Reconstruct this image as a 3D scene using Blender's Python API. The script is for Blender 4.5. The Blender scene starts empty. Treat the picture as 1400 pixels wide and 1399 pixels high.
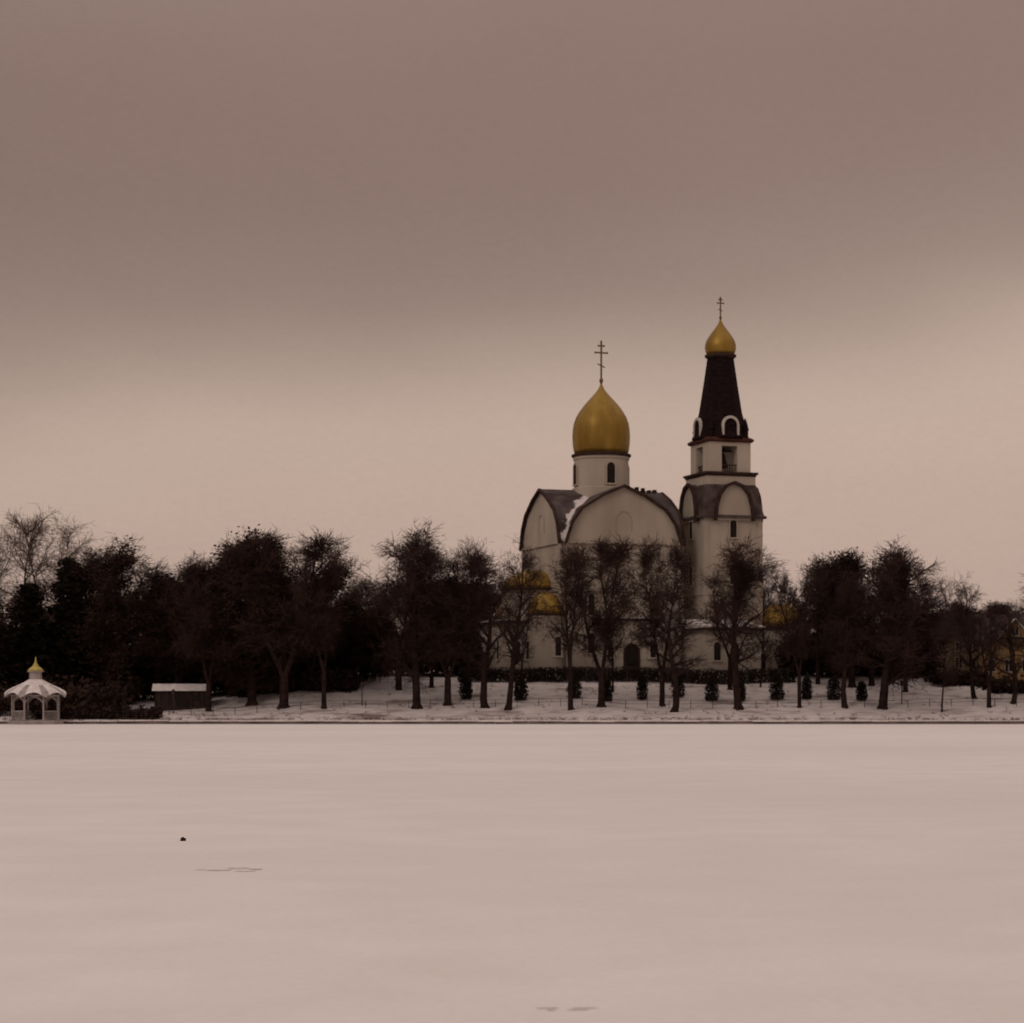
import bpy, math, random
from mathutils import Vector, Matrix, noise as mnoise
R=math.radians
scene=bpy.context.scene
def s2l(c):
    o=[]
    for v in c:
        v/=255.0
        o.append(v/12.92 if v<=0.04045 else ((v+0.055)/1.055)**2.4)
    return (*o,1.0)

# ------------------------------------------------------------ materials
def mat(name, c1, c2=None, scale=1.0, rough=0.8, metal=0.0, detail=5, stretch=(1,1,1), bump=0.0, bscale=None, lo=0.35, hi=0.65, spec=0.2):
    m=bpy.data.materials.new(name); m.use_nodes=True
    nt=m.node_tree; b=nt.nodes['Principled BSDF']
    b.inputs['Roughness'].default_value=rough; b.inputs['Metallic'].default_value=metal
    b.inputs['Specular IOR Level'].default_value=spec
    tc=nt.nodes.new('ShaderNodeTexCoord'); mp=nt.nodes.new('ShaderNodeMapping')
    mp.inputs['Scale'].default_value=stretch
    nt.links.new(tc.outputs['Object'],mp.inputs['Vector'])
    n=nt.nodes.new('ShaderNodeTexNoise'); n.inputs['Scale'].default_value=scale; n.inputs['Detail'].default_value=detail
    nt.links.new(mp.outputs['Vector'],n.inputs['Vector'])
    r=nt.nodes.new('ShaderNodeValToRGB')
    r.color_ramp.elements[0].position=lo; r.color_ramp.elements[1].position=hi
    r.color_ramp.elements[0].color=(*c1,1); r.color_ramp.elements[1].color=(*(c2 or c1),1)
    nt.links.new(n.outputs['Fac'],r.inputs['Fac']); nt.links.new(r.outputs['Color'],b.inputs['Base Color'])
    if bump>0:
        n2=nt.nodes.new('ShaderNodeTexNoise'); n2.inputs['Scale'].default_value=bscale or scale*3; n2.inputs['Detail'].default_value=6
        nt.links.new(mp.outputs['Vector'],n2.inputs['Vector'])
        bp=nt.nodes.new('ShaderNodeBump'); bp.inputs['Strength'].default_value=bump; bp.inputs['Distance'].default_value=0.1
        nt.links.new(n2.outputs['Fac'],bp.inputs['Height']); nt.links.new(bp.outputs['Normal'],b.inputs['Normal'])
    return m
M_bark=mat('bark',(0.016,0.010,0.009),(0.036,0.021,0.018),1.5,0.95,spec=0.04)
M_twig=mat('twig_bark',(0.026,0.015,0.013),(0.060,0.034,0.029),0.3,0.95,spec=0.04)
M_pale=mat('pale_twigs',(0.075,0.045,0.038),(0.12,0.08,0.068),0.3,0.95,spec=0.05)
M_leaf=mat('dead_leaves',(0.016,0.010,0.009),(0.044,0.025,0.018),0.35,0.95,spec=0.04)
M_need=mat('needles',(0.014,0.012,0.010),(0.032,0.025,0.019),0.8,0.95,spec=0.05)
M_wall=mat('plaster',(0.325,0.272,0.222),(0.455,0.392,0.325),0.25,0.85,stretch=(1,1,0.45),detail=8,bump=0.1,lo=0.3,hi=0.7)
M_trim=mat('brown_trim',(0.030,0.017,0.014),(0.055,0.032,0.026),1.0,0.8,spec=0.08)
M_white=mat('white_trim',(0.40,0.35,0.31),(0.52,0.46,0.41),0.8,0.7)
M_tent=mat('tent_tiles',(0.008,0.004,0.005),(0.020,0.011,0.011),1.6,0.85,stretch=(1,1,3),bump=0.4,spec=0.04)
M_dark=mat('dark_opening',(0.012,0.009,0.008),(0.022,0.016,0.014),1.0,0.6,spec=0.1)
M_gold=mat('gilding',(0.20,0.117,0.020),(0.31,0.19,0.038),0.5,0.45,metal=0.45,stretch=(1,1,0.3),bump=0.05)
M_goldtrim=mat('gold_trim',(0.11,0.06,0.03),(0.17,0.10,0.05),1.0,0.6,metal=0.2)
M_iron=mat('iron',(0.03,0.02,0.02),(0.06,0.045,0.04),2,0.7,spec=0.1)
M_conc=mat('concrete',(0.08,0.06,0.056),(0.20,0.16,0.15),0.8,0.9,stretch=(0.4,1,1))
M_yel=mat('yellow_plaster',(0.22,0.13,0.055),(0.32,0.20,0.09),0.4,0.85)
M_hroof=mat('house_roof',(0.035,0.023,0.02),(0.08,0.06,0.055),0.35,0.9,spec=0.08)
M_paint=mat('gazebo_paint',(0.24,0.205,0.195),(0.36,0.31,0.295),1.0,0.7)
M_snow=mat('snow',(0.55,0.49,0.48),(0.72,0.665,0.655),1.5,0.9,bump=0.3)
M_cup=mat('yellow_tin',(0.34,0.26,0.07),(0.48,0.38,0.12),1,0.5)
M_slate=mat('slate_plain',(0.05,0.034,0.031),(0.11,0.082,0.076),0.8,0.85,bump=0.2,spec=0.08)

def roof_mat():
    m=mat('slate_roof',(0.045,0.032,0.03),(0.10,0.08,0.076),0.6,0.85,bump=0.2,spec=0.08)
    nt=m.node_tree; b=nt.nodes['Principled BSDF']
    base=b.inputs['Base Color'].links[0].from_socket
    tc=nt.nodes.new('ShaderNodeTexCoord'); sp=nt.nodes.new('ShaderNodeSeparateXYZ'); nt.links.new(tc.outputs['Object'],sp.inputs[0])
    def M(op,a,bb=None):
        n=nt.nodes.new('ShaderNodeMath'); n.operation=op
        for i,v in enumerate((a,bb)):
            if v is None: continue
            if isinstance(v,(int,float)): n.inputs[i].default_value=v
            else: nt.links.new(v,n.inputs[i])
        return n.outputs[0]
    d=M('ABSOLUTE',M('SUBTRACT',M('ABSOLUTE',sp.outputs[0]),M('ABSOLUTE',sp.outputs[1])))
    n=nt.nodes.new('ShaderNodeTexNoise'); n.inputs['Scale'].default_value=0.7; n.inputs['Detail'].default_value=6
    nt.links.new(tc.outputs['Object'],n.inputs['Vector'])
    v=M('SUBTRACT',M('MULTIPLY',n.outputs['Fac'],5.2),d)
    f=nt.nodes.new('ShaderNodeMapRange'); f.inputs[1].default_value=1.8; f.inputs[2].default_value=2.3; nt.links.new(v,f.inputs[0])
    mx=nt.nodes.new('ShaderNodeMixRGB'); mx.inputs[2].default_value=(0.6,0.54,0.53,1)
    nt.links.new(f.outputs[0],mx.inputs[0]); nt.links.new(base,mx.inputs[1]); nt.links.new(mx.outputs[0],b.inputs['Base Color'])
    return m
M_roof=roof_mat()

def layered_snow(name, base1, base2, patch, s1, st1, lo, hi, s2, patchpow=1.0, bump=0.3):
    m=bpy.data.materials.new(name); m.use_nodes=True; nt=m.node_tree; b=nt.nodes['Principled BSDF']
    b.inputs['Roughness'].default_value=0.8; b.inputs['Specular IOR Level'].default_value=0.1
    tc=nt.nodes.new('ShaderNodeTexCoord')
    def N(scale,st,detail=6,rough=0.55):
        mp=nt.nodes.new('ShaderNodeMapping'); mp.inputs['Scale'].default_value=st
        nt.links.new(tc.outputs['Object'],mp.inputs['Vector'])
        n=nt.nodes.new('ShaderNodeTexNoise'); n.inputs['Scale'].default_value=scale; n.inputs['Detail'].default_value=detail; n.inputs['Roughness'].default_value=rough
        nt.links.new(mp.outputs['Vector'],n.inputs['Vector']); return n.outputs['Fac']
    def ramp(v,p0,p1,c0,c1):
        r=nt.nodes.new('ShaderNodeValToRGB'); e=r.color_ramp.elements
        e[0].position=p0; e[1].position=p1; e[0].color=c0; e[1].color=c1
        nt.links.new(v,r.inputs['Fac']); return r.outputs['Color']
    a=ramp(N(s2,(1,1,1)),0.3,0.7,(*base1,1),(*base2,1))
    mask=ramp(N(s1,st1,8,0.6),lo,hi,(0,0,0,1),(patchpow,)*3+(1,))
    mx=nt.nodes.new('ShaderNodeMixRGB'); nt.links.new(mask,mx.inputs[0]); nt.links.new(a,mx.inputs[1]); mx.inputs[2].default_value=(*patch,1)
    out=mx.outputs[0]
    bp=nt.nodes.new('ShaderNodeBump'); bp.inputs['Strength'].default_value=bump; bp.inputs['Distance'].default_value=0.05
    nt.links.new(N(2.5,(0.6,1,1),8),bp.inputs['Height']); nt.links.new(bp.outputs['Normal'],b.inputs['Normal'])
    nt.links.new(out,b.inputs['Base Color'])
    return m,nt,N,ramp,out,b
M_lake,nt,N,ramp,out,b=layered_snow('lake_snow',(0.735,0.685,0.672),(0.785,0.75,0.738),(0.665,0.59,0.585),0.022,(0.6,1,1),0.44,0.74,0.35,0.8)
k=ramp(N(0.16,(0.45,1.3,1),10,0.65),0.69,0.76,(0,0,0,1),(0.15,0.15,0.15,1))
mx=nt.nodes.new('ShaderNodeMixRGB'); nt.links.new(k,mx.inputs[0]); nt.links.new(out,mx.inputs[1]); mx.inputs[2].default_value=(0.45,0.37,0.36,1)
g1=ramp(N(9.0,(0.7,1,1),6,0.7),0.3,0.7,(0.94,0.935,0.935,1),(1.04,1.045,1.045,1))
m2=nt.nodes.new('ShaderNodeMixRGB'); m2.blend_type='MULTIPLY'; m2.inputs[0].default_value=1; nt.links.new(mx.outputs[0],m2.inputs[1]); nt.links.new(g1,m2.inputs[2])
nt.links.new(m2.outputs[0],b.inputs['Base Color'])
M_bank,nt,N,ramp,out,b=layered_snow('bank_snow',(0.50,0.44,0.43),(0.66,0.60,0.59),(0.15,0.10,0.088),0.30,(0.5,1,1),0.52,0.68,0.5,0.85,0.5)

# ------------------------------------------------------------ helpers
def link(o,parent=None):
    scene.collection.objects.link(o)
    if parent: o.parent=parent
    return o
def mesh(name,vs,fs,mats,parent=None,mi=None,smooth=False):
    me=bpy.data.meshes.new(name); me.from_pydata([tuple(v) for v in vs],[],fs)
    for m in (mats if isinstance(mats,list) else [mats]): me.materials.append(m)
    if mi: me.polygons.foreach_set('material_index',mi)
    if smooth: me.polygons.foreach_set('use_smooth',[True]*len(fs))
    me.update()
    return link(bpy.data.objects.new(name,me),parent)
def empty(name,loc,rz=0):
    e=bpy.data.objects.new(name,None); e.location=loc; e.rotation_euler=(0,0,rz); e.empty_display_size=1
    return link(e)
class B:
    def __init__(s): s.v=[]; s.f=[]; s.m=[]
    def box(s,x0,x1,y0,y1,z0,z1,m=0):
        i=len(s.v); s.v+=[(x0,y0,z0),(x1,y0,z0),(x1,y1,z0),(x0,y1,z0),(x0,y0,z1),(x1,y0,z1),(x1,y1,z1),(x0,y1,z1)]
        s.f+=[(i,i+3,i+2,i+1),(i+4,i+5,i+6,i+7),(i,i+1,i+5,i+4),(i+1,i+2,i+6,i+5),(i+2,i+3,i+7,i+6),(i+3,i,i+4,i+7)]; s.m+=[m]*6
    def tube(s,p0,p1,r0,r1,n=3,m=0):
        p0=Vector(p0);p1=Vector(p1); d=p1-p0
        if d.length<1e-5: return
        d.normalize(); a=d.orthogonal().normalized(); b2=d.cross(a); i=len(s.v)
        for p,r in((p0,r0),(p1,r1)):
            for k in range(n):
                t=2*math.pi*k/n; q=p+a*(math.cos(t)*r)+b2*(math.sin(t)*r); s.v.append((q.x,q.y,q.z))
        for k in range(n):
            j=(k+1)%n; s.f.append((i+k,i+j,i+n+j,i+n+k)); s.m.append(m)
    def blade(s,p0,p1,r0,r1,ang,m=0):
        d=(p1-p0)
        if d.length<1e-5: return
        d.normalize(); a=d.orthogonal().normalized(); c=d.cross(a); w=a*math.cos(ang)+c*math.sin(ang); i=len(s.v)
        for q in(p0-w*r0,p0+w*r0,p1+w*r1,p1-w*r1): s.v.append((q.x,q.y,q.z))
        s.f.append((i,i+1,i+2,i+3)); s.m.append(m)
    def lathe(s,prof,n=32,c=(0,0),m=0,rot=0.0,rib=0.0):
        i=len(s.v)
        for r,z in prof:
            for k in range(n):
                t=2*math.pi*k/n+rot; rr=r*(1+(rib if k%2 else 0)); s.v.append((c[0]+rr*math.cos(t),c[1]+rr*math.sin(t),z))
        for q in range(len(prof)-1):
            for k in range(n):
                j=(k+1)%n; a=i+q*n; s.f.append((a+k,a+j,a+n+j,a+n+k)); s.m.append(m)
        s.f.append(tuple(i+k for k in reversed(range(n)))); s.m.append(m)
        e=i+(len(prof)-1)*n; s.f.append(tuple(e+k for k in range(n))); s.m.append(m)
    def leaf(s,p,size,rng,m=1):
        a=Vector((rng.gauss(0,1),rng.gauss(0,1),rng.gauss(0,1))).normalized(); c=a.orthogonal().normalized()
        i=len(s.v); p=Vector(p); h=size*0.5
        for q in (p-a*h-c*h*0.5,p+a*h*0.2-c*h*0.9,p+a*h+c*h*0.4,p-a*h*0.2+c*h): s.v.append((q.x,q.y,q.z))
        s.f.append((i,i+1,i+2,i+3)); s.m.append(m)
    def out(s,name,mats,parent=None,smooth=False):
        return mesh(name,s.v,s.f,mats,parent,s.m,smooth)

def extr(poly,axis,a0,a1):
    n=len(poly); vs=[]
    for a in(a0,a1):
        for u,z in poly: vs.append((u,a,z) if axis=='y' else (a,u,z))
    fs=[tuple(range(n)),tuple(reversed(range(n,2*n)))]
    for k in range(n): j=(k+1)%n; fs.append((k,k+n,j+n,j))
    return vs,fs
def fixn(o):
    import bmesh
    bm=bmesh.new(); bm.from_mesh(o.data); bmesh.ops.recalc_face_normals(bm,faces=bm.faces); bm.to_mesh(o.data); bm.free()
def gable(parent,name,prof,L,axis,wall,z0=0.0):
    poly=[(prof[-1][0],z0)]+[p for p in reversed(prof)]+[(-u,z) for u,z in prof[1:]]+[(-prof[-1][0],z0)]
    v,f=extr(poly,axis,-L,L); o=mesh(name,v,f,wall,parent); fixn(o)
def shell(parent,name,prof,a0,a1,axis,m,th=0.3,gap=0.02,ext=0.35):
    last=prof[-1]; pv=prof[-2]; d=Vector((last[0]-pv[0],last[1]-pv[1])).normalized()
    P=prof[:-1]+[(last[0]+d.x*ext,last[1]+d.y*ext)]
    full=[(-u,z) for u,z in reversed(P[1:])]+P
    inn=[]; outp=[]
    for i,p in enumerate(full):
        q0=Vector(full[max(0,i-1)]); q1=Vector(full[min(len(full)-1,i+1)]); t=(q1-q0).normalized(); n=Vector((-t.y,t.x))
        inn.append(Vector(p)+n*gap); outp.append(Vector(p)+n*(gap+th))
    n=len(full); vs=[]; fs=[]
    for a in(a0,a1):
        for p in inn+outp: vs.append((p.x,a,p.y) if axis=='y' else (a,p.x,p.y))
    N2=2*n
    for i in range(n-1):
        fs+=[(i,i+1,n+i+1,n+i),(N2+i,N2+n+i,N2+n+i+1,N2+i+1),(i,N2+i,N2+i+1,i+1),(n+i,n+i+1,N2+n+i+1,N2+n+i)]
    fs+=[(0,n,N2+n,N2),(n-1,N2+n-1,N2+2*n-1,2*n-1)]
    o=mesh(name,vs,fs,m,parent); fixn(o)
def archpoly(w,h,n=10):
    h2=h-w/2; pts=[(-w/2,0),(w/2,0)]
    for k in range(n+1):
        t=math.pi*k/n; pts.append((w/2*math.cos(t),h2+w/2*math.sin(t)))
    return pts
def window(parent,name,pos,ang,w,h,fr=0.18,mframe=None):
    mframe=mframe or M_white
    o=empty(name,pos); o.parent=parent; o.rotation_euler=(0,0,ang+math.pi/2)
    v,f=extr(archpoly(w,h),'y',-0.06,0.05); q=mesh('pane',v,f,M_dark,o); fixn(q)
    a=archpoly(w,h); c=archpoly(w+2*fr,h+fr)
    n=len(a); vs=[];fs=[]
    for y in(-0.14,0.04):
        for u,z in a+c: vs.append((u,y,z))
    for k in range(1,n):
        j=(k+1)%n
        fs+=[(k,j,n+j,n+k),(k,n+k,3*n+k,2*n+k),(n+k,n+j,3*n+j,3*n+k),(k,2*n+k,2*n+j,j),(2*n+k,3*n+k,3*n+j,2*n+j)]
    q=mesh('frame',vs,fs,mframe,o); fixn(q)
    bb=B(); bb.box(-w/2-fr*1.5,w/2+fr*1.5,-0.2,0.03,-0.18,-0.003); bb.out('sill',mframe,o)
    bb=B(); bb.box(-0.03,0.03,-0.10,-0.062,0,h-0.06); bb.box(-w/2,w/2,-0.098,-0.063,h*0.45,h*0.45+0.05); bb.out('bars',M_trim,o)
def cross(parent,z0,H,t=0.13):
    b=B(); b.box(-t,t,-t,t,z0-0.3,z0+H)
    for zf,w in((0.88,0.07),(0.72,0.15)): b.box(-w*H,w*H,-t*0.8,t*0.8,z0+zf*H-t,z0+zf*H+t)
    b.tube((-0.09*H,0,z0+0.46*H),(0.09*H,0,z0+0.38*H),t,t,4)
    b.lathe([(0.05,z0-0.1),(t*2.6,z0+0.05*H),(t*2.6,z0+0.10*H),(0.05,z0+0.15*H)],12)
    for zf,w in((0.88,0.07),(0.72,0.15)):
        for s in(-1,1): b.lathe([(0.02,z0+zf*H-t*1.7),(t*1.6,z0+zf*H),(0.02,z0+zf*H+t*1.7)],6,(s*w*H,0))
    b.out('cross',M_goldtrim,parent)

# ------------------------------------------------------------ terrain
def lerp(x,pts):
    if x<=pts[0][0]: return pts[0][1]
    for (a,b0),(c,d) in zip(pts,pts[1:]):
        if x<=c: return b0+(d-b0)*(x-a)/(c-a)
    return pts[-1][1]
def gz(X,Y):
    hi=lerp(Y,[(256.6,.45),(264,1.0),(270,2.3),(276,3.6),(283,4.5),(292,5.9),(300,6.3),(340,6.6),(4000,7)])
    lo=lerp(Y,[(256.6,.45),(264,.9),(275,1.9),(290,2.9),(310,3.6),(360,5),(4000,7)])
    t=min(1,max(0,(X+47)/24)); t=t*t*(3-2*t)
    z=lo+(hi-lo)*t
    amp=min(1,max(0,(Y-256.6)/6))
    return z+amp*0.42*mnoise.noise(Vector((X*0.07,Y*0.12,0)))+amp*0.16*mnoise.noise(Vector((X*0.4,Y*0.5,3)))
ys=[256.6+0.8*i for i in range(60)]+[306,310,316,324,335,350,380,430,520,700,1000,1600,2600,4000]
xs=[-4000,-2000,-900,-400,-250,-160,-120]+[-100+1.0*i for i in range(201)]+[120,160,250,400,900,2000,4000]
vs=[(x,y,gz(x,y)) for y in ys for x in xs]; nx=len(xs)
fs=[(j*nx+i,j*nx+i+1,(j+1)*nx+i+1,(j+1)*nx+i) for j in range(len(ys)-1) for i in range(nx-1)]
mesh('ground',vs,fs,M_bank,None,None,True)
mesh('frozen_lake',[(-4000,-600,0),(4000,-600,0),(4000,257,0),(-4000,257,0)],[(0,1,2,3)],M_lake)
rng=random.Random(5)
b=B()
for i in range(160):
    x=-160+i*2.0; h=0.30+.10*mnoise.noise(Vector((x*.15,0,0)))+rng.uniform(-.03,.03); b.box(x,x+1.97,256.1,256.75,-0.2,h)
    b.box(x+0.02,x+1.94,255.95+rng.uniform(0,.1),256.85,h+0.01,h+0.10+rng.uniform(0,.07),1)
b.out('embankment_wall',[M_conc,M_snow])

# ------------------------------------------------------------ church
TH=R(18)
ch=empty('orthodox_church',(12.2,300,6),TH)
prof=[(0,25.2),(2.9,23.95),(5.9,22.1),(7.2,20.3),(8.0,17.9)]
gable(ch,'walls_nave',prof,8.6,'y',M_wall); gable(ch,'walls_transept',[(u,z-0.01) for u,z in prof],8.6,'x',M_wall)
shell(ch,'roof_nave',prof,-8.75,8.75,'y',M_roof,0.16); shell(ch,'roof_transept',[(u,z-0.012) for u,z in prof],-8.75,8.75,'x',M_roof,0.16)
for ax in 'xy':
    for s in(-1,1):
        a=sorted((s*8.72,s*9.12)); shell(ch,'bargeboard',[(u,z-0.10) for u,z in prof],a[0],a[1],ax,M_trim,0.34,0.0)
b=B()
for sx in(-1,1):
    for sy in(-1,1):
        b.box(*sorted((sx*7.3,sx*8.1)),*sorted((sy*8.55,sy*8.78)),0,17.7); b.box(*sorted((sx*8.55,sx*8.78)),*sorted((sy*7.3,sy*8.1)),0,17.7)
for z,t in((17.5,0.25),(11.2,0.25)):
    b.box(-8.1,8.1,-8.85,8.85,z,z+t); b.box(-8.85,8.85,-8.1,8.1,z+0.01,z+t+0.01)
b.out('pilasters',M_wall,ch)
b=B(); b.box(-8.2,8.2,-8.9,8.9,-2,1.2); b.box(-8.9,8.9,-8.2,8.2,-2,1.19); b.out('plinth',M_conc,ch)
b=B(); b.lathe([(3.72,23),(3.72,29.5),(3.85,29.55),(3.85,29.9)],48); b.lathe([(4.0,23.2),(4.0,25.6),(3.75,25.7)],48); b.out('drum',M_wall,ch)
b=B(); b.lathe([(3.95,29.9),(4.08,30.0),(4.08,30.25),(3.8,30.35)],48); b.out('drum_cornice',M_trim,ch)
dome=[(3.62,30.36),(3.78,30.9),(3.88,31.7),(3.93,32.7),(3.88,33.7),(3.72,34.6),(3.42,35.4),(2.95,36.2),(2.4,36.95),(1.8,37.65),(1.2,38.3),(0.72,38.85),(0.4,39.3),(0.2,39.75),(0.1,40.1)]
b=B(); b.lathe(dome,64,rib=0.006); b.out('onion_dome',M_gold,ch,True)
cross(ch,40.0,5.9,0.10)
for k in range(4):
    a=-math.pi/2+k*math.pi/2; window(ch,'drum_window',(3.72*math.cos(a),3.72*math.sin(a),26.1),a,1.15,2.8,0.16,M_wall)
for s in(-math.pi/2,math.pi,0,math.pi/2):
    nx_,ny_=round(math.cos(s)),round(math.sin(s)); tx,ty=-ny_,nx_
    for off,w,h,z in((-4.6,0.9,2.9,8.0),(4.6,0.9,2.9,8.0),(-4.6,1.0,2.6,3),(4.6,1.0,2.6,3)):
        window(ch,'wall_window',(nx_*8.6+tx*off,ny_*8.6+ty*off,z),s,w,h,0.14,M_wall)
    o=empty('gable_niche',(nx_*8.6,ny_*8.6,19.3)); o.parent=ch; o.rotation_euler=(0,0,s+math.pi/2)
    a=archpoly(2.2,2.6); b=B()
    for p,q in zip(a[1:],a[2:]+[a[0]]): b.tube((p[0],-0.03,p[1]),(q[0],-0.03,q[1]),0.07,0.07,4)
    b.out('moulding',M_wall,o)
b=B()
for x in(5.0,5.9,6.8,7.6): b.box(x,x+0.4,-0.3,0.3,25.1,25.85+0.2*math.sin(x*9))
b.box(4.8,8.2,-0.12,0.12,25.4,25.52); b.out('ridge_vents',M_trim,ch)
def halfdome(name,c,r,z0,zd,h,seg=28):
    b=B(); b.lathe([(r,-1),(r,zd-0.3),(r*1.05,zd-0.25),(r*1.05,zd)],seg,c); b.out(name+'_wall',M_wall,ch)
    b=B(); b.lathe([(r*1.09,zd+0.003),(r*1.09,zd+0.22),(r*1.02,zd+0.25)],seg,c); b.out(name+'_cornice',M_trim,ch)
    pr=[(r*1.02*math.cos(t*math.pi/2/8),zd+0.25+h*math.sin(t*math.pi/2/8)) for t in range(8)]+[(0.08,zd+0.25+h)]
    b=B(); b.lathe(pr,seg,c); b.out(name+'_dome',M_gold,ch,True)
halfdome('apse',(-9.6,0.4),4.3,0,11.5,2.6)
halfdome('side_apse',(-10.2,-6.4),2.5,0,7.9,2.9)
halfdome('corner_apse',(-10.4,6.6),2.4,0,7.9,2.6)
b=B(); b.box(-16.0,-8,-6.6,6.6,-2,6.9); b.box(8,13.5,-6,6,-2,7.0); b.box(-4.2,4.2,-11.5,-8,-2,7.2); b.out('annex_walls',M_wall,ch)
b=B(); b.box(-16.4,-8.0,-7.0,7.0,6.903,7.25); b.box(8.6,13.4,-6.4,6.4,7.003,7.35); b.box(-4.6,4.6,-11.9,-8.9,7.203,7.5); b.out('annex_eaves',M_trim,ch)
b=B(); b.box(-16.2,-8.7,-6.8,6.8,7.253,7.45); b.box(8.9,13.3,-6.2,6.2,7.353,7.55); b.box(-4.4,4.4,-11.7,-9.0,7.503,7.7); b.out('annex_roof_snow',M_snow,ch)
for x in(-14.3,-12.6): window(ch,'annex_window',(x,-6.62,2.2),-math.pi/2,0.9,2.4)
for y in(-4,0,4): window(ch,'annex_window',(-16.02,y,2.2),math.pi,1.0,2.6)
window(ch,'side_apse_window',(-9.4,-8.78,2.6),-math.pi/2,1.0,2.5)
window(ch,'church_door',(0,-11.52,0),-math.pi/2,1.8,4.0,0.25,M_trim)
for x in(-3,3): window(ch,'annex_window',(x,-11.52,2.4),-math.pi/2,0.8,2.3)

# ------------------------------------------------------------ bell tower
bt=empty('bell_tower',(28.5,300,6),TH)
b=B(); b.box(-4.25,4.25,-4.25,4.25,-2,21.3); b.box(-3.6,3.6,-3.6,3.6,21.3,27.3)
for sx in(-1,1):
    for sy in(-1,1): b.box(*sorted((sx*3.55,sx*4.33)),*sorted((sy*3.55,sy*4.33)),-2,21.0)
b.box(-4.4,4.4,-4.4,4.4,10.9,11.2)
b.out('tower_walls',M_wall,bt)
b=B(); b.lathe([(4.75*1.4142,21.302),(4.75*1.4142,21.6),(4.45*1.4142,21.8),(4.1*1.4142,23.6),(3.75*1.4142,25.6),(3.62*1.4142,25.9)],4,rot=math.pi/4); b.out('skirt_roof',M_slate,bt)
kp=[(0,25.9),(1.1,25.5),(1.95,24.4),(2.4,22.8),(2.55,21.3)]
for ax in 'xy':
    gable(bt,'kokoshnik_walls_'+ax,kp,4.55,ax,M_wall,21.0)
    shell(bt,'kokoshnik_roof_'+ax,kp,-4.6,4.6,ax,M_slate,0.14)
    for s in(-1,1):
        a=sorted((s*4.58,s*5.0)); shell(bt,'kokoshnik_edge',[(u,z-0.05) for u,z in kp],a[0],a[1],ax,M_trim,0.42,0.0)
for s in(-math.pi/2,math.pi,0,math.pi/2):
    c,d=round(math.cos(s)),round(math.sin(s))
    window(bt,'tower_window',(c*4.27,d*4.27,18.7),s,0.95,2.4,0.2,M_wall)
    window(bt,'tower_window',(c*4.27,d*4.27,12.4),s,0.9,2.6,0.2,M_wall)
    window(bt,'tower_window',(c*4.27,d*4.27,3.0),s,1.0,2.8,0.2,M_wall)
b=B(); b.box(-3.9,3.9,-3.9,3.9,27.303,27.6); b.box(-3.7,3.7,-3.7,3.7,27.05,27.29); b.out('ledge',M_trim,bt)
b=B()
for sx in(-1,1):
    for sy in(-1,1): b.box(*sorted((sx*1.15,sx*3.1)),*sorted((sy*1.15,sy*3.1)),27.6,31.7)
for s in(-1,1):
    b.box(-1.15,1.15,*sorted((s*1.6,s*3.08)),31.2,31.69); b.box(*sorted((s*1.6,s*3.08)),-1.15,1.15,31.2,31.69)
b.out('belfry_piers',M_wall,bt)
b=B()
for s in(-1,1):
    b.box(-1.15,1.15,*sorted((s*2.7,s*2.85)),28.55,28.7); b.box(*sorted((s*2.7,s*2.85)),-1.15,1.15,28.55,28.7)
    for q in range(6):
        u=-0.95+q*0.38; b.box(u-.03,u+.03,*sorted((s*2.74,s*2.8)),27.7,28.55); b.box(*sorted((s*2.74,s*2.8)),u-.03,u+.03,27.7,28.55)
b.box(-1.8,1.8,-0.15,0.15,30.7,31.0); b.box(-0.15,0.15,-1.8,1.8,30.69,30.99); b.out('belfry_rail_and_beams',M_trim,bt)
b=B(); b.lathe([(1.0,28.5),(0.95,28.8),(0.75,29.6),(0.6,30.3),(0.25,30.68)],20); b.out('bell',M_trim,bt,True)
b=B(); b.lathe([(3.3*1.4142,31.703),(3.45*1.4142,31.9),(3.45*1.4142,32.1),(3.1*1.4142,32.35)],4,rot=math.pi/4); b.out('belfry_cornice',mat('rust_cornice',(0.045,0.017,0.012),(0.08,0.03,0.022),1,0.8,spec=0.08),bt)
b=B(); b.lathe([(3.95,32.3),(3.6,33.4),(3.25,34.9),(2.95,35.9),(2.35,39.7),(1.78,43.6)],8,rot=R(22.5)); b.out('tent_roof',M_tent,bt)
for s in(-math.pi/2,math.pi,0,math.pi/2):
    o=empty('tent_dormer',(3.3*math.cos(s),3.3*math.sin(s),32.4)); o.parent=bt; o.rotation_euler=(0,0,s+math.pi/2)
    v,f=extr(archpoly(1.9,2.5),'y',-0.1,1.2); q=mesh('dormer_body',v,f,M_tent,o); fixn(q)
    a=archpoly(1.9,2.5); c=archpoly(2.5,2.85); n=len(a); vs=[];fs=[]
    for y in(-0.25,0.1):
        for u,z in a+c: vs.append((u,y,z))
    for k in range(1,n):
        j=(k+1)%n; fs+=[(k,j,n+j,n+k),(k,n+k,3*n+k,2*n+k),(n+k,n+j,3*n+j,3*n+k),(k,2*n+k,2*n+j,j),(2*n+k,3*n+k,3*n+j,2*n+j)]
    q=mesh('dormer_arch',vs,fs,M_white,o); fixn(q)
for k in range(4):
    a=math.pi/4+k*math.pi/2; o=B(); o.lathe([(0.45,32.2),(0.45,33.4),(0.55,33.45),(0.05,35.1)],8,(3.6*math.cos(a),3.6*math.sin(a))); o.out('tent_corner_turret',M_tent,bt)
b=B(); b.lathe([(1.8,43.4),(2.15,43.65),(2.15,43.9),(1.9,44.0)],32); b.out('dome_collar',M_trim,bt)
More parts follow.
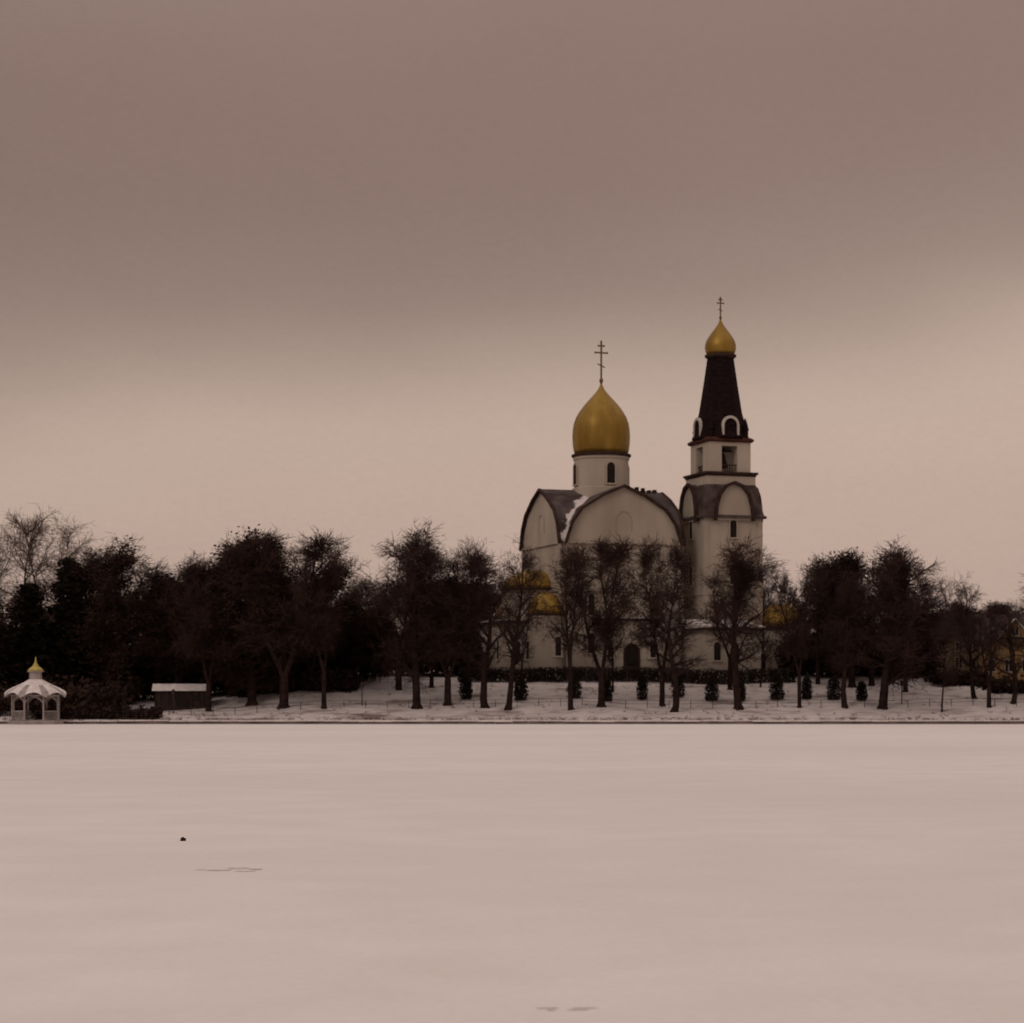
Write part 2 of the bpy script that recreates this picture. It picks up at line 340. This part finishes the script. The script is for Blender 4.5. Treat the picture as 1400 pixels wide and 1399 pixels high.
d2=[(1.86,44.0),(2.02,44.35),(2.12,44.85),(2.08,45.35),(1.9,45.9),(1.55,46.5),(1.12,47.1),(0.7,47.65),(0.38,48.1),(0.2,48.5),(0.08,48.9)]
b=B(); b.lathe(d2,48,rib=0.006); b.out('small_onion_dome',M_gold,bt,True)
cross(bt,48.8,3.1,0.075)
pw=empty('parish_house',(29.5,296,6),TH)
b=B(); b.box(-6.5,1.5,-6.5,6,-2,6.3); b.box(4.0,9.2,-4.5,2,-2,6.5); b.box(1.5,4.0,-4,2,-2,4.5); b.out('walls',M_wall,pw)
v,f=extr([(-7.0,6.303),(6.5,6.303),(6.5,6.5),(0,7.6),(-7.0,6.5)],'x',-7.0,1.9); q=mesh('roof',v,f,M_snow,pw); fixn(q)
b=B(); b.box(-7.1,2.0,-7.12,6.6,5.95,6.296); b.box(3.7,9.5,-4.8,2.3,6.3,6.62); b.box(1.55,3.7,-4.3,2.2,4.503,4.7); b.out('eaves',M_trim,pw)
b=B(); b.box(1.56,3.68,-4.2,2.1,4.704,4.85); b.out('porch_snow',M_snow,pw)
pr=[(2.7*math.cos(t*math.pi/2/7)**.6,6.63+3.2*math.sin(t*math.pi/2/7)) for t in range(7)]+[(0.1,9.85)]
b=B(); b.lathe(pr,24,(6.6,-1.9)); b.out('gold_cupola',M_gold,pw,True)
for x in(-4.8,-2.2): window(pw,'window',(x,-6.52,2.0),-math.pi/2,1.0,2.4,0.15,M_wall)
for x in(5.4,7.8): window(pw,'window',(x,-4.52,2.0),-math.pi/2,0.9,2.2,0.15,M_wall)
window(pw,'window',(2.75,-4.02,0.4),-math.pi/2,1.1,2.6)

# ------------------------------------------------------------ houses right
hs=empty('yellow_house',(66.5,291,gz(66.5,291)-0.2),R(-10))
b=B(); b.box(-4.5,9,-4,4,-1,5.2); b.out('walls',M_yel,hs)
v,f=extr([(-4.8,5.203),(4.8,5.203),(0,8.8)],'x',-5.0,9.5); q=mesh('roof',v,f,M_hroof,hs); fixn(q)
v,f=extr([(-2.0,5.6),(2.0,5.6),(0,8.0)],'y',-4.7,0); q=mesh('dormer_walls',v,f,M_yel,hs); fixn(q)
shell(hs,'dormer_roof',[(0,8.0),(2.0,5.6)],-5.0,0,'y',M_snow,0.15)
b=B(); b.box(3,3.8,-0.4,0.4,7.5,10.0); b.out('chimney',M_conc,hs)
def rwin(par,x,y,z,w,h):
    b=B(); b.box(x-w/2-.12,x+w/2+.12,y-.05,y+.02,z-.12,z+h+.12,0); b.box(x-w/2,x+w/2,y-.09,y-.052,z,z+h,1); b.box(x-.04,x+.04,y-.12,y-.092,z,z+h,0); b.out('window',[M_white,M_dark],par)
for x in(-3,-0.8,1.4,3.6,5.8,7.8): rwin(hs,x,-4.02,1.2,0.9,1.5)
rwin(hs,0,-4.72,5.9,0.8,1.0)
h2=empty('tan_house',(59.3,300,gz(59.3,300)-0.3),R(14))
M_tan=mat('tan_plaster',(0.20,0.14,0.09),(0.30,0.22,0.15),0.4,0.9)
b=B(); b.box(-4,3.5,-4,4,-1,5.5); b.out('walls',M_tan,h2)
v,f=extr([(-4.5,5.503),(4.5,5.503),(3.0,8.6),(-3.0,8.6)],'y',-4.6,4.6); q=mesh('roof',v,f,M_hroof,h2); fixn(q)
for x in(-2.5,0,2.5): rwin(h2,x,-4.02,1.2,0.9,1.4); rwin(h2,x,-4.02,3.6,0.8,1.1)
# low boat shed near the left shore, snow on its roof
sh=empty('boat_shed',(-41.2,274,gz(-41.2,274)),R(6))
M_wood=mat('dark_wood',(0.022,0.014,0.012),(0.05,0.033,0.028),1.2,0.9,stretch=(4,4,.5),spec=0.05)
b=B(); b.box(-3.3,3.3,-2,2,-1,2.0); b.out('walls',M_wood,sh)
v,f=extr([(-2.4,2.003),(2.4,2.003),(0,2.9)],'x',-3.6,3.6); q=mesh('roof',v,f,M_snow,sh); fixn(q)
b=B(); b.box(-0.6,0.6,-2.06,-2.0,0,1.8); b.box(1.4,2.4,-2.05,-2.0,.8,1.5); b.out('door_and_window',M_dark,sh)

# ------------------------------------------------------------ gazebo
g=empty('gazebo',(-55.4,255.2,0.12),R(8))
b=B(); b.lathe([(3.2,-0.3),(3.2,0.25),(3.05,0.35)],8)
for k in range(8):
    a=R(22.5)+k*math.pi/4; c=(2.8*math.cos(a),2.8*math.sin(a)); b.lathe([(0.16,0.35),(0.11,0.6),(0.11,3.1),(0.2,3.3)],8,c)
    a2=a+math.pi/4; e=(2.8*math.cos(a2),2.8*math.sin(a2))
    if k!=5:
        for z in(0.5,1.4): b.tube((*c,z),(*e,z),0.07,0.07,4)
        for t in range(1,12):
            u=t/12; b.tube((c[0]+(e[0]-c[0])*u,c[1]+(e[1]-c[1])*u,0.5),(c[0]+(e[0]-c[0])*u,c[1]+(e[1]-c[1])*u,1.4),0.045,0.045,4)
    b.tube((*c,3.2),(*e,3.2),0.14,0.14,4)
    for t in range(6):
        u0=t/6;u1=(t+1)/6; z0=3.05-0.7*(2*u0-1)**2; z1=3.05-0.7*(2*u1-1)**2
        b.tube((c[0]+(e[0]-c[0])*u0,c[1]+(e[1]-c[1])*u0,z0),(c[0]+(e[0]-c[0])*u1,c[1]+(e[1]-c[1])*u1,z1),0.09,0.09,4)
b.out('frame',M_paint,g)
b=B(); n=48; rings=[(3.7,2.95),(3.4,3.35),(2.7,3.85),(1.75,4.4),(0.75,5.1)]
for q,(r,z) in enumerate(rings):
    for k in range(n):
        t=2*math.pi*k/n+R(22.5); w=abs(math.sin((t-R(22.5))*4)); amp=(1-q/4.0)
        b.v.append((r*(1-0.05*w*amp)*math.cos(t),r*(1-0.05*w*amp)*math.sin(t),z+0.62*w*amp))
for q in range(len(rings)-1):
    for k in range(n):
        j=(k+1)%n; b.f.append((q*n+k,q*n+j,(q+1)*n+j,(q+1)*n+k)); b.m.append(1 if (k%6 in(0,5) and q<3) else 0)
b.out('roof',[M_snow,M_paint],g,True)
b=B(); b.lathe([(0.75,4.95),(0.7,5.9),(0.95,5.95),(0.95,6.05)],8); b.out('lantern',M_paint,g)
b=B(); b.lathe([(0.95,6.053),(0.75,6.35),(0.35,6.65),(0.12,7.1),(0.04,7.7)],16); b.out('cupola',M_cup,g,True)

# ------------------------------------------------------------ fences
def fence(name,pts,h,step,rails,pr,rr,m,infill=0):
    b=B()
    for (x0,y0),(x1,y1) in zip(pts,pts[1:]):
        L=math.hypot(x1-x0,y1-y0); n=max(1,int(L/step)); prev=None
        for i in range(n+1):
            u=i/n; x=x0+(x1-x0)*u; y=y0+(y1-y0)*u; z=gz(x,y); b.tube((x,y,z-.3),(x,y,z+h),pr,pr,4)
            if prev:
                for rz in rails: b.tube((prev[0],prev[1],prev[2]+rz*h),(x,y,z+rz*h),rr,rr,4)
                for q in range(1,infill+1):
                    w=q/(infill+1); xx=prev[0]+(x-prev[0])*w; yy=prev[1]+(y-prev[1])*w; zz=prev[2]+(z-prev[2])*w
                    b.tube((xx,yy,zz+0.1),(xx,yy,zz+h*1.02),0.025,0.02,3)
            prev=(x,y,z)
    return b.out(name,m)
fence('shore_railing',[(-75,257.6),(-44,257.6)],1.0,1.6,(0.5,0.97),0.05,0.03,M_iron,5)
fence('promenade_railing',[(-44,264.5),(-10,268.5),(75,268.5)],0.95,2.6,(0.55,0.97),0.05,0.028,M_iron)
fence('iron_fence',[(-6,286),(36,286)],2.1,2.6,(0.12,0.9),0.09,0.05,M_iron,11)

# ------------------------------------------------------------ vegetation
def rdir(rng,d,ang):
    d=d.normalized(); a=d.orthogonal().normalized(); a.rotate(Matrix.Rotation(rng.uniform(0,2*math.pi),3,d))
    return (d*math.cos(ang)+a*math.sin(ang)).normalized()
INFO={}
def finish(b,name,mats):
    me=bpy.data.meshes.new(name); me.from_pydata(b.v,[],b.f)
    for m in mats: me.materials.append(m)
    me.polygons.foreach_set('material_index',b.m); me.update()
    rs=sorted(abs(v[0]) for v in b.v[::3]); zs=sorted(v[2] for v in b.v[::3])
    INFO[name]=(2*rs[int(len(rs)*.96)],zs[int(len(zs)*.997)])
    return me
def gen_tree(seed,H=20.0,W=6.5,start=0.25,dense=0,rt=0.42,tw=0.019,forks=1,n1=2,fill=.85,up=0.02,wob=0.05,pale=False,br1=.62):
    rng=random.Random(seed); b=B()
    def br(p,d,L,r,lvl):
        nseg=(11,6,4,2,1)[lvl]; sl=L/nseg
        for i in range(nseg):
            t=(i+1)/nseg
            d=(d+Vector((rng.gauss(0,1),rng.gauss(0,1),rng.gauss(0,.8)))*(wob,0.17,0.24,0.3,0.2)[lvl]+Vector((0,0,(0.07,up+0.02,up,0.0,0)[lvl]))).normalized()
            q=p+d*sl*rng.uniform(.85,1.15)
            r0=max(tw,r*(1-0.85*(i/nseg))); r1=max(tw*0.7,r*(1-0.85*t))
            if lvl<2: b.tube(p,q,r0,r1,(7,4)[lvl],0)
            elif lvl==2: b.tube(p,q,r0,r1,3,2)
            else: b.blade(p,q,r0*1.25,r1*1.0,rng.uniform(0,3.14),2)
            p=q
            if lvl==0:
                if t>=start:
                    k=(t-start)/(1-start); env=(0.62+0.9*k-1.05*k*k)*1.15
                    for _ in range(n1+(1 if rng.random()<.5 else 0)+(2 if t>.99 else 0)):
                        L1=W*env*rng.uniform(.55,1.15); br(p-d*sl*rng.random(),rdir(rng,(d*.6+Vector((0,0,.5))) if forks>1 else Vector((0,0,1)),R(rng.uniform(38,80)-28*k)),L1,r1*br1+0.035,1)
            elif lvl==1:
                for _ in range(2 if rng.random()<.75 else 1): br(p-d*sl*rng.random()*.7,rdir(rng,d,R(rng.uniform(25,65))),L*rng.uniform(.25,.5)*(1.15-0.5*t),max(.035,r1*.55),2)
            elif lvl==2:
                for _ in range(2):
                    if rng.random()<fill: br(p-d*sl*rng.random(),rdir(rng,d,R(rng.uniform(20,65))),rng.uniform(.7,1.6),tw*1.2,3)
            elif lvl==3:
                for _ in range(2):
                    if rng.random()<.85: br(p-d*sl*rng.random()*.6,rdir(rng,d,R(rng.uniform(15,60))),rng.uniform(.4,1.0),tw*.9,4)
                for _ in range(dense):
                    b.leaf(p+Vector((rng.gauss(0,.3),rng.gauss(0,.3),rng.gauss(0,.3))),rng.uniform(.15,.38),rng,1)
    if forks==1: br(Vector((0,0,-.4)),Vector((rng.gauss(0,.03),rng.gauss(0,.03),1)),H*.88,rt,0)
    else:
        hf=H*rng.uniform(.14,.24); b.tube((0,0,-.4),(0.05,0,hf),rt,rt*.85,8)
        for k in range(forks):
            a=2*math.pi*(k+rng.random()*.5)/forks; br(Vector((0.05,0,hf-.1)),Vector((.3*math.cos(a),.3*math.sin(a),1)),(H-hf)*rng.uniform(.75,.95),rt*.62,0)
    for k in range(5):
        a=rng.uniform(0,6.28); b.tube((math.cos(a)*rt*1.7,math.sin(a)*rt*1.7,-.45),(0,0,.9),rt*.3,rt*.55,5)
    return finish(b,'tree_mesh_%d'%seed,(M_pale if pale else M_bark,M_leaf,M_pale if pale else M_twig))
def gen_spruce(seed,H=18,W=3.4):
    rng=random.Random(seed); b=B(); b.tube((0,0,-.3),(0,0,H),.25,.03,7)
    z=1.5
    while z<H-0.2:
        k=1-z/H; L=W*(k**.8)*rng.uniform(.8,1.1)+.2
        for _ in range(6):
            a=rng.uniform(0,6.28); d=Vector((math.cos(a),math.sin(a),-.25)); e=Vector((0,0,z))+d*L*rng.uniform(.7,1.15); b.tube((0,0,z),e,.05,.02,3)
            for t in range(int(6+L*5)):
                u=rng.uniform(.2,1)**.7; p=Vector((0,0,z)).lerp(e,u)+Vector((rng.gauss(0,.2),rng.gauss(0,.2),rng.gauss(-.12,.15))); b.leaf(p,rng.uniform(.3,.55),rng,1)
        z+=rng.uniform(.3,.45)
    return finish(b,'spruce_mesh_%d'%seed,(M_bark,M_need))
bare=[gen_tree(11,n1=2),gen_tree(12,forks=2,n1=1,W=5.5),gen_tree(13,forks=3,n1=1,W=4.2,fill=.65),gen_tree(14,n1=2,start=.33,W=6),gen_tree(15,forks=2,n1=1,W=6,start=.12)]
opn=[gen_tree(51,n1=1,fill=.75,W=6,tw=.015,start=.3,br1=.8),gen_tree(52,forks=2,n1=1,W=5,tw=.014,fill=.5,br1=.75),gen_tree(53,n1=2,fill=.5,W=5.5,tw=.015,start=.3,br1=.7)]
thin=[gen_tree(21,n1=1,tw=.010,W=6.5,rt=.22,fill=.6),gen_tree(22,forks=2,n1=1,tw=.010,W=4.6,rt=.25,fill=.5)]
pale=[gen_tree(61,n1=1,tw=.012,W=6.5,rt=.25,fill=.6,start=.2,pale=True),gen_tree(62,forks=2,n1=1,tw=.012,W=5.2,rt=.28,fill=.45,start=.15,pale=True)]
dense=[gen_tree(31,n1=2,dense=2,W=6.5,start=.12),gen_tree(32,forks=2,n1=1,dense=2,W=5.8,start=.1),gen_tree(33,forks=3,n1=1,dense=2,W=4.8,start=.1)]
spr=[gen_spruce(41),gen_spruce(42,18,2.8)]
rng=random.Random(77)
def plant(name,me,X,Y,top,w):
    W0,H0=INFO[me.name]; z=gz(X,Y)-0.1; h=top-z
    o=bpy.data.objects.new(name,me); o.location=(X,Y,z); o.rotation_euler=(0,0,rng.uniform(0,6.28))
    o.scale=(w/W0,w/W0,h/H0); link(o); return o
def T(px,Y,py,wpx,kind,i):
    X=(px-700)/3000*Y; top=3+(955-py)/3000*Y; w=wpx/3000*Y
    L={'b':bare,'t':thin,'d':dense,'s':spr,'o':opn,'p':pale}[kind]; me=L[i%len(L)]
    nm={'b':'linden_tree','o':'linden_tree','t':'birch_tree','p':'birch_tree','d':'oak_tree','s':'spruce_tree'}[kind]
    plant(nm,me,X,Y,top,w)
trees=[
(30,305,702,105,'p',0),(70,308,700,95,'p',1),(-5,300,725,100,'p',0),(108,302,745,75,'p',1),(-35,300,735,110,'b',1),
(95,285,765,85,'s',0),(40,280,800,90,'s',1),(140,288,765,100,'d',1),(172,282,740,95,'d',0),(218,285,768,100,'b',3),(245,280,782,95,'d',2),(10,285,800,100,'d',1),
(285,270,764,95,'b',1),(345,272,730,112,'d',0),(388,268,726,110,'b',2),(320,280,762,100,'b',0),(443,267,742,85,'b',4),(425,278,768,105,'d',1),(366,282,745,110,'d',0),
(470,285,822,80,'d',2),(512,290,790,70,'t',1),(545,280,770,85,'o',1),(570,268,718,92,'b',0),(612,270,750,85,'b',2),(590,282,790,80,'d',1),(640,274,738,80,'o',1),(663,268,760,75,'o',0),
(695,267,740,80,'o',2),(714,280,775,60,'t',1),(780,266,746,72,'o',1),(822,268,736,84,'b',2),(838,277,765,60,'t',0),(905,270,738,88,'b',1),(922,266,795,70,'o',0),
(1010,267,742,92,'b',3),(998,278,765,62,'o',1),(1040,281,765,50,'t',0),(1093,268,768,68,'b',4),(1118,285,766,80,'d',1),(1155,268,782,78,'o',2),(1165,282,757,80,'b',0),
(1207,268,750,100,'b',0),(1192,285,752,100,'d',1),(1238,278,778,85,'b',4),(1250,290,820,75,'d',2),(1288,266,785,50,'t',0),(1332,272,788,62,'o',2),(1352,268,825,60,'o',1),(1385,270,822,56,'o',0),(1440,275,790,100,'b',0),
]
for t in trees: T(*t)
def thicket(name,x0,x1,y0,y1,h,n,seed,leafm=0.5):
    rng=random.Random(seed); b=B()
    for _ in range(n):
        x=rng.uniform(x0,x1); y=rng.uniform(y0,y1); z=gz(x,y)-.1; hh=h*(0.55+0.55*(mnoise.noise(Vector((x*.13,y*.2,seed)))+.5))*rng.uniform(.6,1.1)
        d=Vector((rng.gauss(0,.18),rng.gauss(0,.18),1)); p=Vector((x,y,z)); q=p+d*hh*.6; b.tube(p,q,.05,.03,3)
        for k in range(9):
            s=p.lerp(q,rng.uniform(.1,1)); e=s+Vector((rng.gauss(0,.5),rng.gauss(0,.5),rng.uniform(.3,1.2)))*hh*.22; b.blade(s,e,.03,.015,rng.uniform(0,3))
            for _k in range(3):
                f=s.lerp(e,rng.random()); b.blade(f,f+Vector((rng.gauss(0,.4),rng.gauss(0,.4),rng.uniform(0,.8))),.022,.01,rng.uniform(0,3))
                if rng.random()<leafm: b.leaf(e+Vector((rng.gauss(0,.3),rng.gauss(0,.3),rng.gauss(0,.3))),rng.uniform(.3,.8),rng,1)
    b.out(name,[M_bark,M_leaf])
thicket('thicket',-72,-17,286,296,10.5,1400,3,0.95)
thicket('thicket',-36,-20,277,283,3.6,230,13,0.7)
thicket('thicket',36,56,290,302,8.5,560,4,0.9)
thicket('thicket',-20,-5,292,302,8,300,6,0.7)
thicket('thicket',-75,-48,264,282,4.6,600,8,0.6)
thicket('thicket',55,62,283,290,2.2,100,9,0.6)
thicket('thicket',60,80,276,284,1.6,160,19,0.5)
thicket('shoreline_reeds',-56,-42,257.5,261,1.5,240,10,0.3)
def hedge(name,x0,x1,y,h,seed):
    rng=random.Random(seed); b=B()
    for _ in range(int((x1-x0)*200)):
        x=rng.uniform(x0,x1); yy=y+rng.uniform(-.5,.5); z=gz(x,yy)+rng.uniform(0,h)*rng.uniform(.85,1.06); b.leaf((x,yy,z),rng.uniform(.2,.4),rng,0)
    b.out(name,[M_need])
hedge('hedge',-7,37,287,1.75,3)
def thuja(X,Y,h,w,seed):
    rng=random.Random(seed); b=B(); b.tube((0,0,-.2),(0,0,h*.8),.07,.03,5)
    for _ in range(1100):
        t=rng.random(); r=w/2*math.sin(math.pi*min(1,.22+.74*t**.9))**.5*math.sqrt(rng.random())*rng.uniform(.85,1.12); a=rng.uniform(0,6.28)
        b.leaf((r*math.cos(a),r*math.sin(a),.02+t*h),rng.uniform(.12,.3),rng,1)
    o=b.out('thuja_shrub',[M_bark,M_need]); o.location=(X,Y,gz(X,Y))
for i,px in enumerate((637,712,785,830,878,927,973,1012,1062,1103,1140,1178)):
    Y=273+rng.uniform(-.8,.8); thuja((px-700)/3000*Y,Y,rng.uniform(2.3,3.1),rng.uniform(1.4,2.0),i)
dt=empty('distant_trees',(0,0,0))
for i in range(56):
    X=-150+i*5.6+rng.uniform(-2,2); Y=rng.uniform(345,385); z=gz(X,Y)-.1; top=rng.uniform(12.5,16.5)*(0.8 if X>60 else 1.0)
    me=(dense+bare)[i%8]; W0,H0=INFO[me.name]; o=bpy.data.objects.new('tree_part',me); o.location=(X,Y,z); o.rotation_euler=(0,0,rng.uniform(0,6))
    o.scale=(10/W0,10/W0,top/H0); link(o,dt)
b=B(); rg=random.Random(9)
for _ in range(800):
    x=rg.uniform(-60,80); y=rg.choice((257.2,rg.uniform(258,284))); z=gz(x,y)
    for k in range(5): b.tube((x+rg.gauss(0,.15),y,z-.05),(x+rg.gauss(0,.3),y+rg.gauss(0,.1),z+rg.uniform(.12,.4)),.02,.008,3)
b.out('dry_grass',mat('dry_grass',(0.05,0.03,0.022),(0.12,0.08,0.05),1,0.9))
for px,Y in((237,268),(495,270),(1233,270)):
    X=(px-700)/3000*Y; b=B(); b.lathe([(.10,-.2),(.07,.1),(.06,2.2),(.09,2.25)],8); b.lathe([(.10,2.25),(.20,2.35),(.22,2.7),(.28,2.72),(.05,2.95)],8)
    o=b.out('park_lamp',M_iron); o.location=(X,Y,gz(X,Y))
def stone(X,Y,r,seed):
    import bmesh
    bm=bmesh.new(); bmesh.ops.create_icosphere(bm,subdivisions=3,radius=r)
    for v in bm.verts: v.co*=1+.35*mnoise.noise(v.co/r*1.3+Vector((seed,0,0))); v.co.z*=.9
    me=bpy.data.meshes.new('stone'); bm.to_mesh(me); bm.free(); me.materials.append(M_bark)
    o=bpy.data.objects.new('stone',me); o.location=(X,Y,r*.4); link(o)
stone((250-700)/3000*46.2,46.2,.06,1)
# faint thin spot of ice showing through the snow
M_icep=mat('bare_ice',(0.57,0.50,0.49),(0.70,0.64,0.63),5.0,0.6,lo=0.35,hi=0.6,spec=0.1)
def ice(X,Y,w,d,seed):
    rg=random.Random(seed); vs=[];fs=[]
    for c in range(6):
        cx=rg.gauss(0,w*.6); cy=rg.gauss(0,d*.7); i=len(vs); zc=.004+c*.0006; vs.append((cx,cy,zc)); n=24; s=rg.uniform(.2,.55)
        for k in range(n):
            t=2*math.pi*k/n; r=s*(1+.7*mnoise.noise(Vector((math.cos(t)*1.8,math.sin(t)*1.8,seed+c)))+rg.uniform(-.2,.2)); vs.append((cx+math.cos(t)*w*r,cy+math.sin(t)*d*r,zc))
        fs+=[(i,i+1+k,i+1+(k+1)%n) for k in range(n)]
    o=mesh('ice_patch',vs,fs,M_icep); o.location=(X,Y,0)
ice(0.46,21.15,.2,.09,22.6)
ice(-4.9,38.4,.45,.35,3.1)

# ------------------------------------------------------------ sky + light
w=bpy.data.worlds.new('World'); scene.world=w; w.use_nodes=True; nt=w.node_tree; bg=nt.nodes['Background']; bg.inputs['Strength'].default_value=1.0
tc=nt.nodes.new('ShaderNodeTexCoord'); sp=nt.nodes.new('ShaderNodeSeparateXYZ'); nt.links.new(tc.outputs['Generated'],sp.inputs[0])
def M(op,a,c=None):
    n=nt.nodes.new('ShaderNodeMath'); n.operation=op
    for i,v in enumerate((a,c)):
        if v is None: continue
        if isinstance(v,(int,float)): n.inputs[i].default_value=v
        else: nt.links.new(v,n.inputs[i])
    return n.outputs[0]
mp=nt.nodes.new('ShaderNodeMapping'); mp.inputs['Scale'].default_value=(1,1,2.2); nt.links.new(tc.outputs['Generated'],mp.inputs[0])
n1=nt.nodes.new('ShaderNodeTexNoise'); n1.inputs['Scale'].default_value=3.2; n1.inputs['Detail'].default_value=3; nt.links.new(mp.outputs[0],n1.inputs['Vector'])
zz=M('ADD',M('ADD',sp.outputs[2],M('MULTIPLY',sp.outputs[0],-0.08)),M('MULTIPLY',M('SUBTRACT',n1.outputs['Fac'],0.5),0.05))
rp=nt.nodes.new('ShaderNodeValToRGB'); cr=rp.color_ramp; cr.interpolation='B_SPLINE'
stops=[(0.0,s2l((177,152,141))),(.085,s2l((188,163,149))),(.12,s2l((193,170,154))),(.15,s2l((172,150,137))),(.185,s2l((147,125,115))),(.235,s2l((137,114,105))),(.33,s2l((140,116,106))),(.5,(.46,.37,.33,1)),(1.0,(.88,.735,.665,1))]
cr.elements[0].position=0; cr.elements[0].color=stops[0][1]; cr.elements[1].position=1; cr.elements[1].color=stops[-1][1]
for p,c in stops[1:-1]:
    e=cr.elements.new(p); e.color=c
nt.links.new(zz,rp.inputs[0])
n2=nt.nodes.new('ShaderNodeTexNoise'); n2.inputs['Scale'].default_value=5; n2.inputs['Detail'].default_value=5; nt.links.new(mp.outputs[0],n2.inputs['Vector'])
n3=nt.nodes.new('ShaderNodeTexNoise'); n3.inputs['Scale'].default_value=220; n3.inputs['Detail'].default_value=4; n3.inputs['Roughness'].default_value=0.8; nt.links.new(mp.outputs[0],n3.inputs['Vector'])
fac=M('ADD',M('ADD',0.86,M('MULTIPLY',n2.outputs['Fac'],0.14)),M('ADD',M('MULTIPLY',n3.outputs['Fac'],0.14),M('MULTIPLY',sp.outputs[0],0.16)))
vm=nt.nodes.new('ShaderNodeVectorMath'); vm.operation='SCALE'; nt.links.new(rp.outputs[0],vm.inputs[0]); nt.links.new(fac,vm.inputs['Scale'])
SE,SR=R(35),R(-140)
sky=nt.nodes.new('ShaderNodeTexSky'); sky.sky_type='NISHITA'; sky.sun_disc=False; sky.sun_elevation=SE; sky.sun_rotation=SR
v2=nt.nodes.new('ShaderNodeVectorMath'); v2.operation='SCALE'; nt.links.new(sky.outputs[0],v2.inputs[0]); v2.inputs['Scale'].default_value=0.002
ad=nt.nodes.new('ShaderNodeVectorMath'); ad.operation='ADD'; nt.links.new(vm.outputs[0],ad.inputs[0]); nt.links.new(v2.outputs[0],ad.inputs[1])
nt.links.new(ad.outputs[0],bg.inputs['Color'])
sl=bpy.data.lights.new('sun','SUN'); sl.energy=0.5; sl.angle=R(20); sl.color=(1,.87,.78)
so=bpy.data.objects.new('sun',sl); link(so)
dirv=Vector((math.sin(SR)*math.cos(SE),math.cos(SR)*math.cos(SE),math.sin(SE)))
so.rotation_euler=dirv.to_track_quat('Z','Y').to_euler()

cam=bpy.data.cameras.new('camera'); co=bpy.data.objects.new('camera',cam); link(co)
co.location=(0,0,3); co.rotation_euler=(R(90),0,0); cam.sensor_width=36; cam.lens=36*3000/1400; cam.shift_y=(955-699.5)/1400; cam.clip_end=6000
cam.dof.use_dof=True; cam.dof.focus_distance=60; cam.dof.aperture_fstop=1.6
scene.camera=co
scene.view_settings.view_transform='Standard'; scene.view_settings.look='None'; scene.view_settings.exposure=0
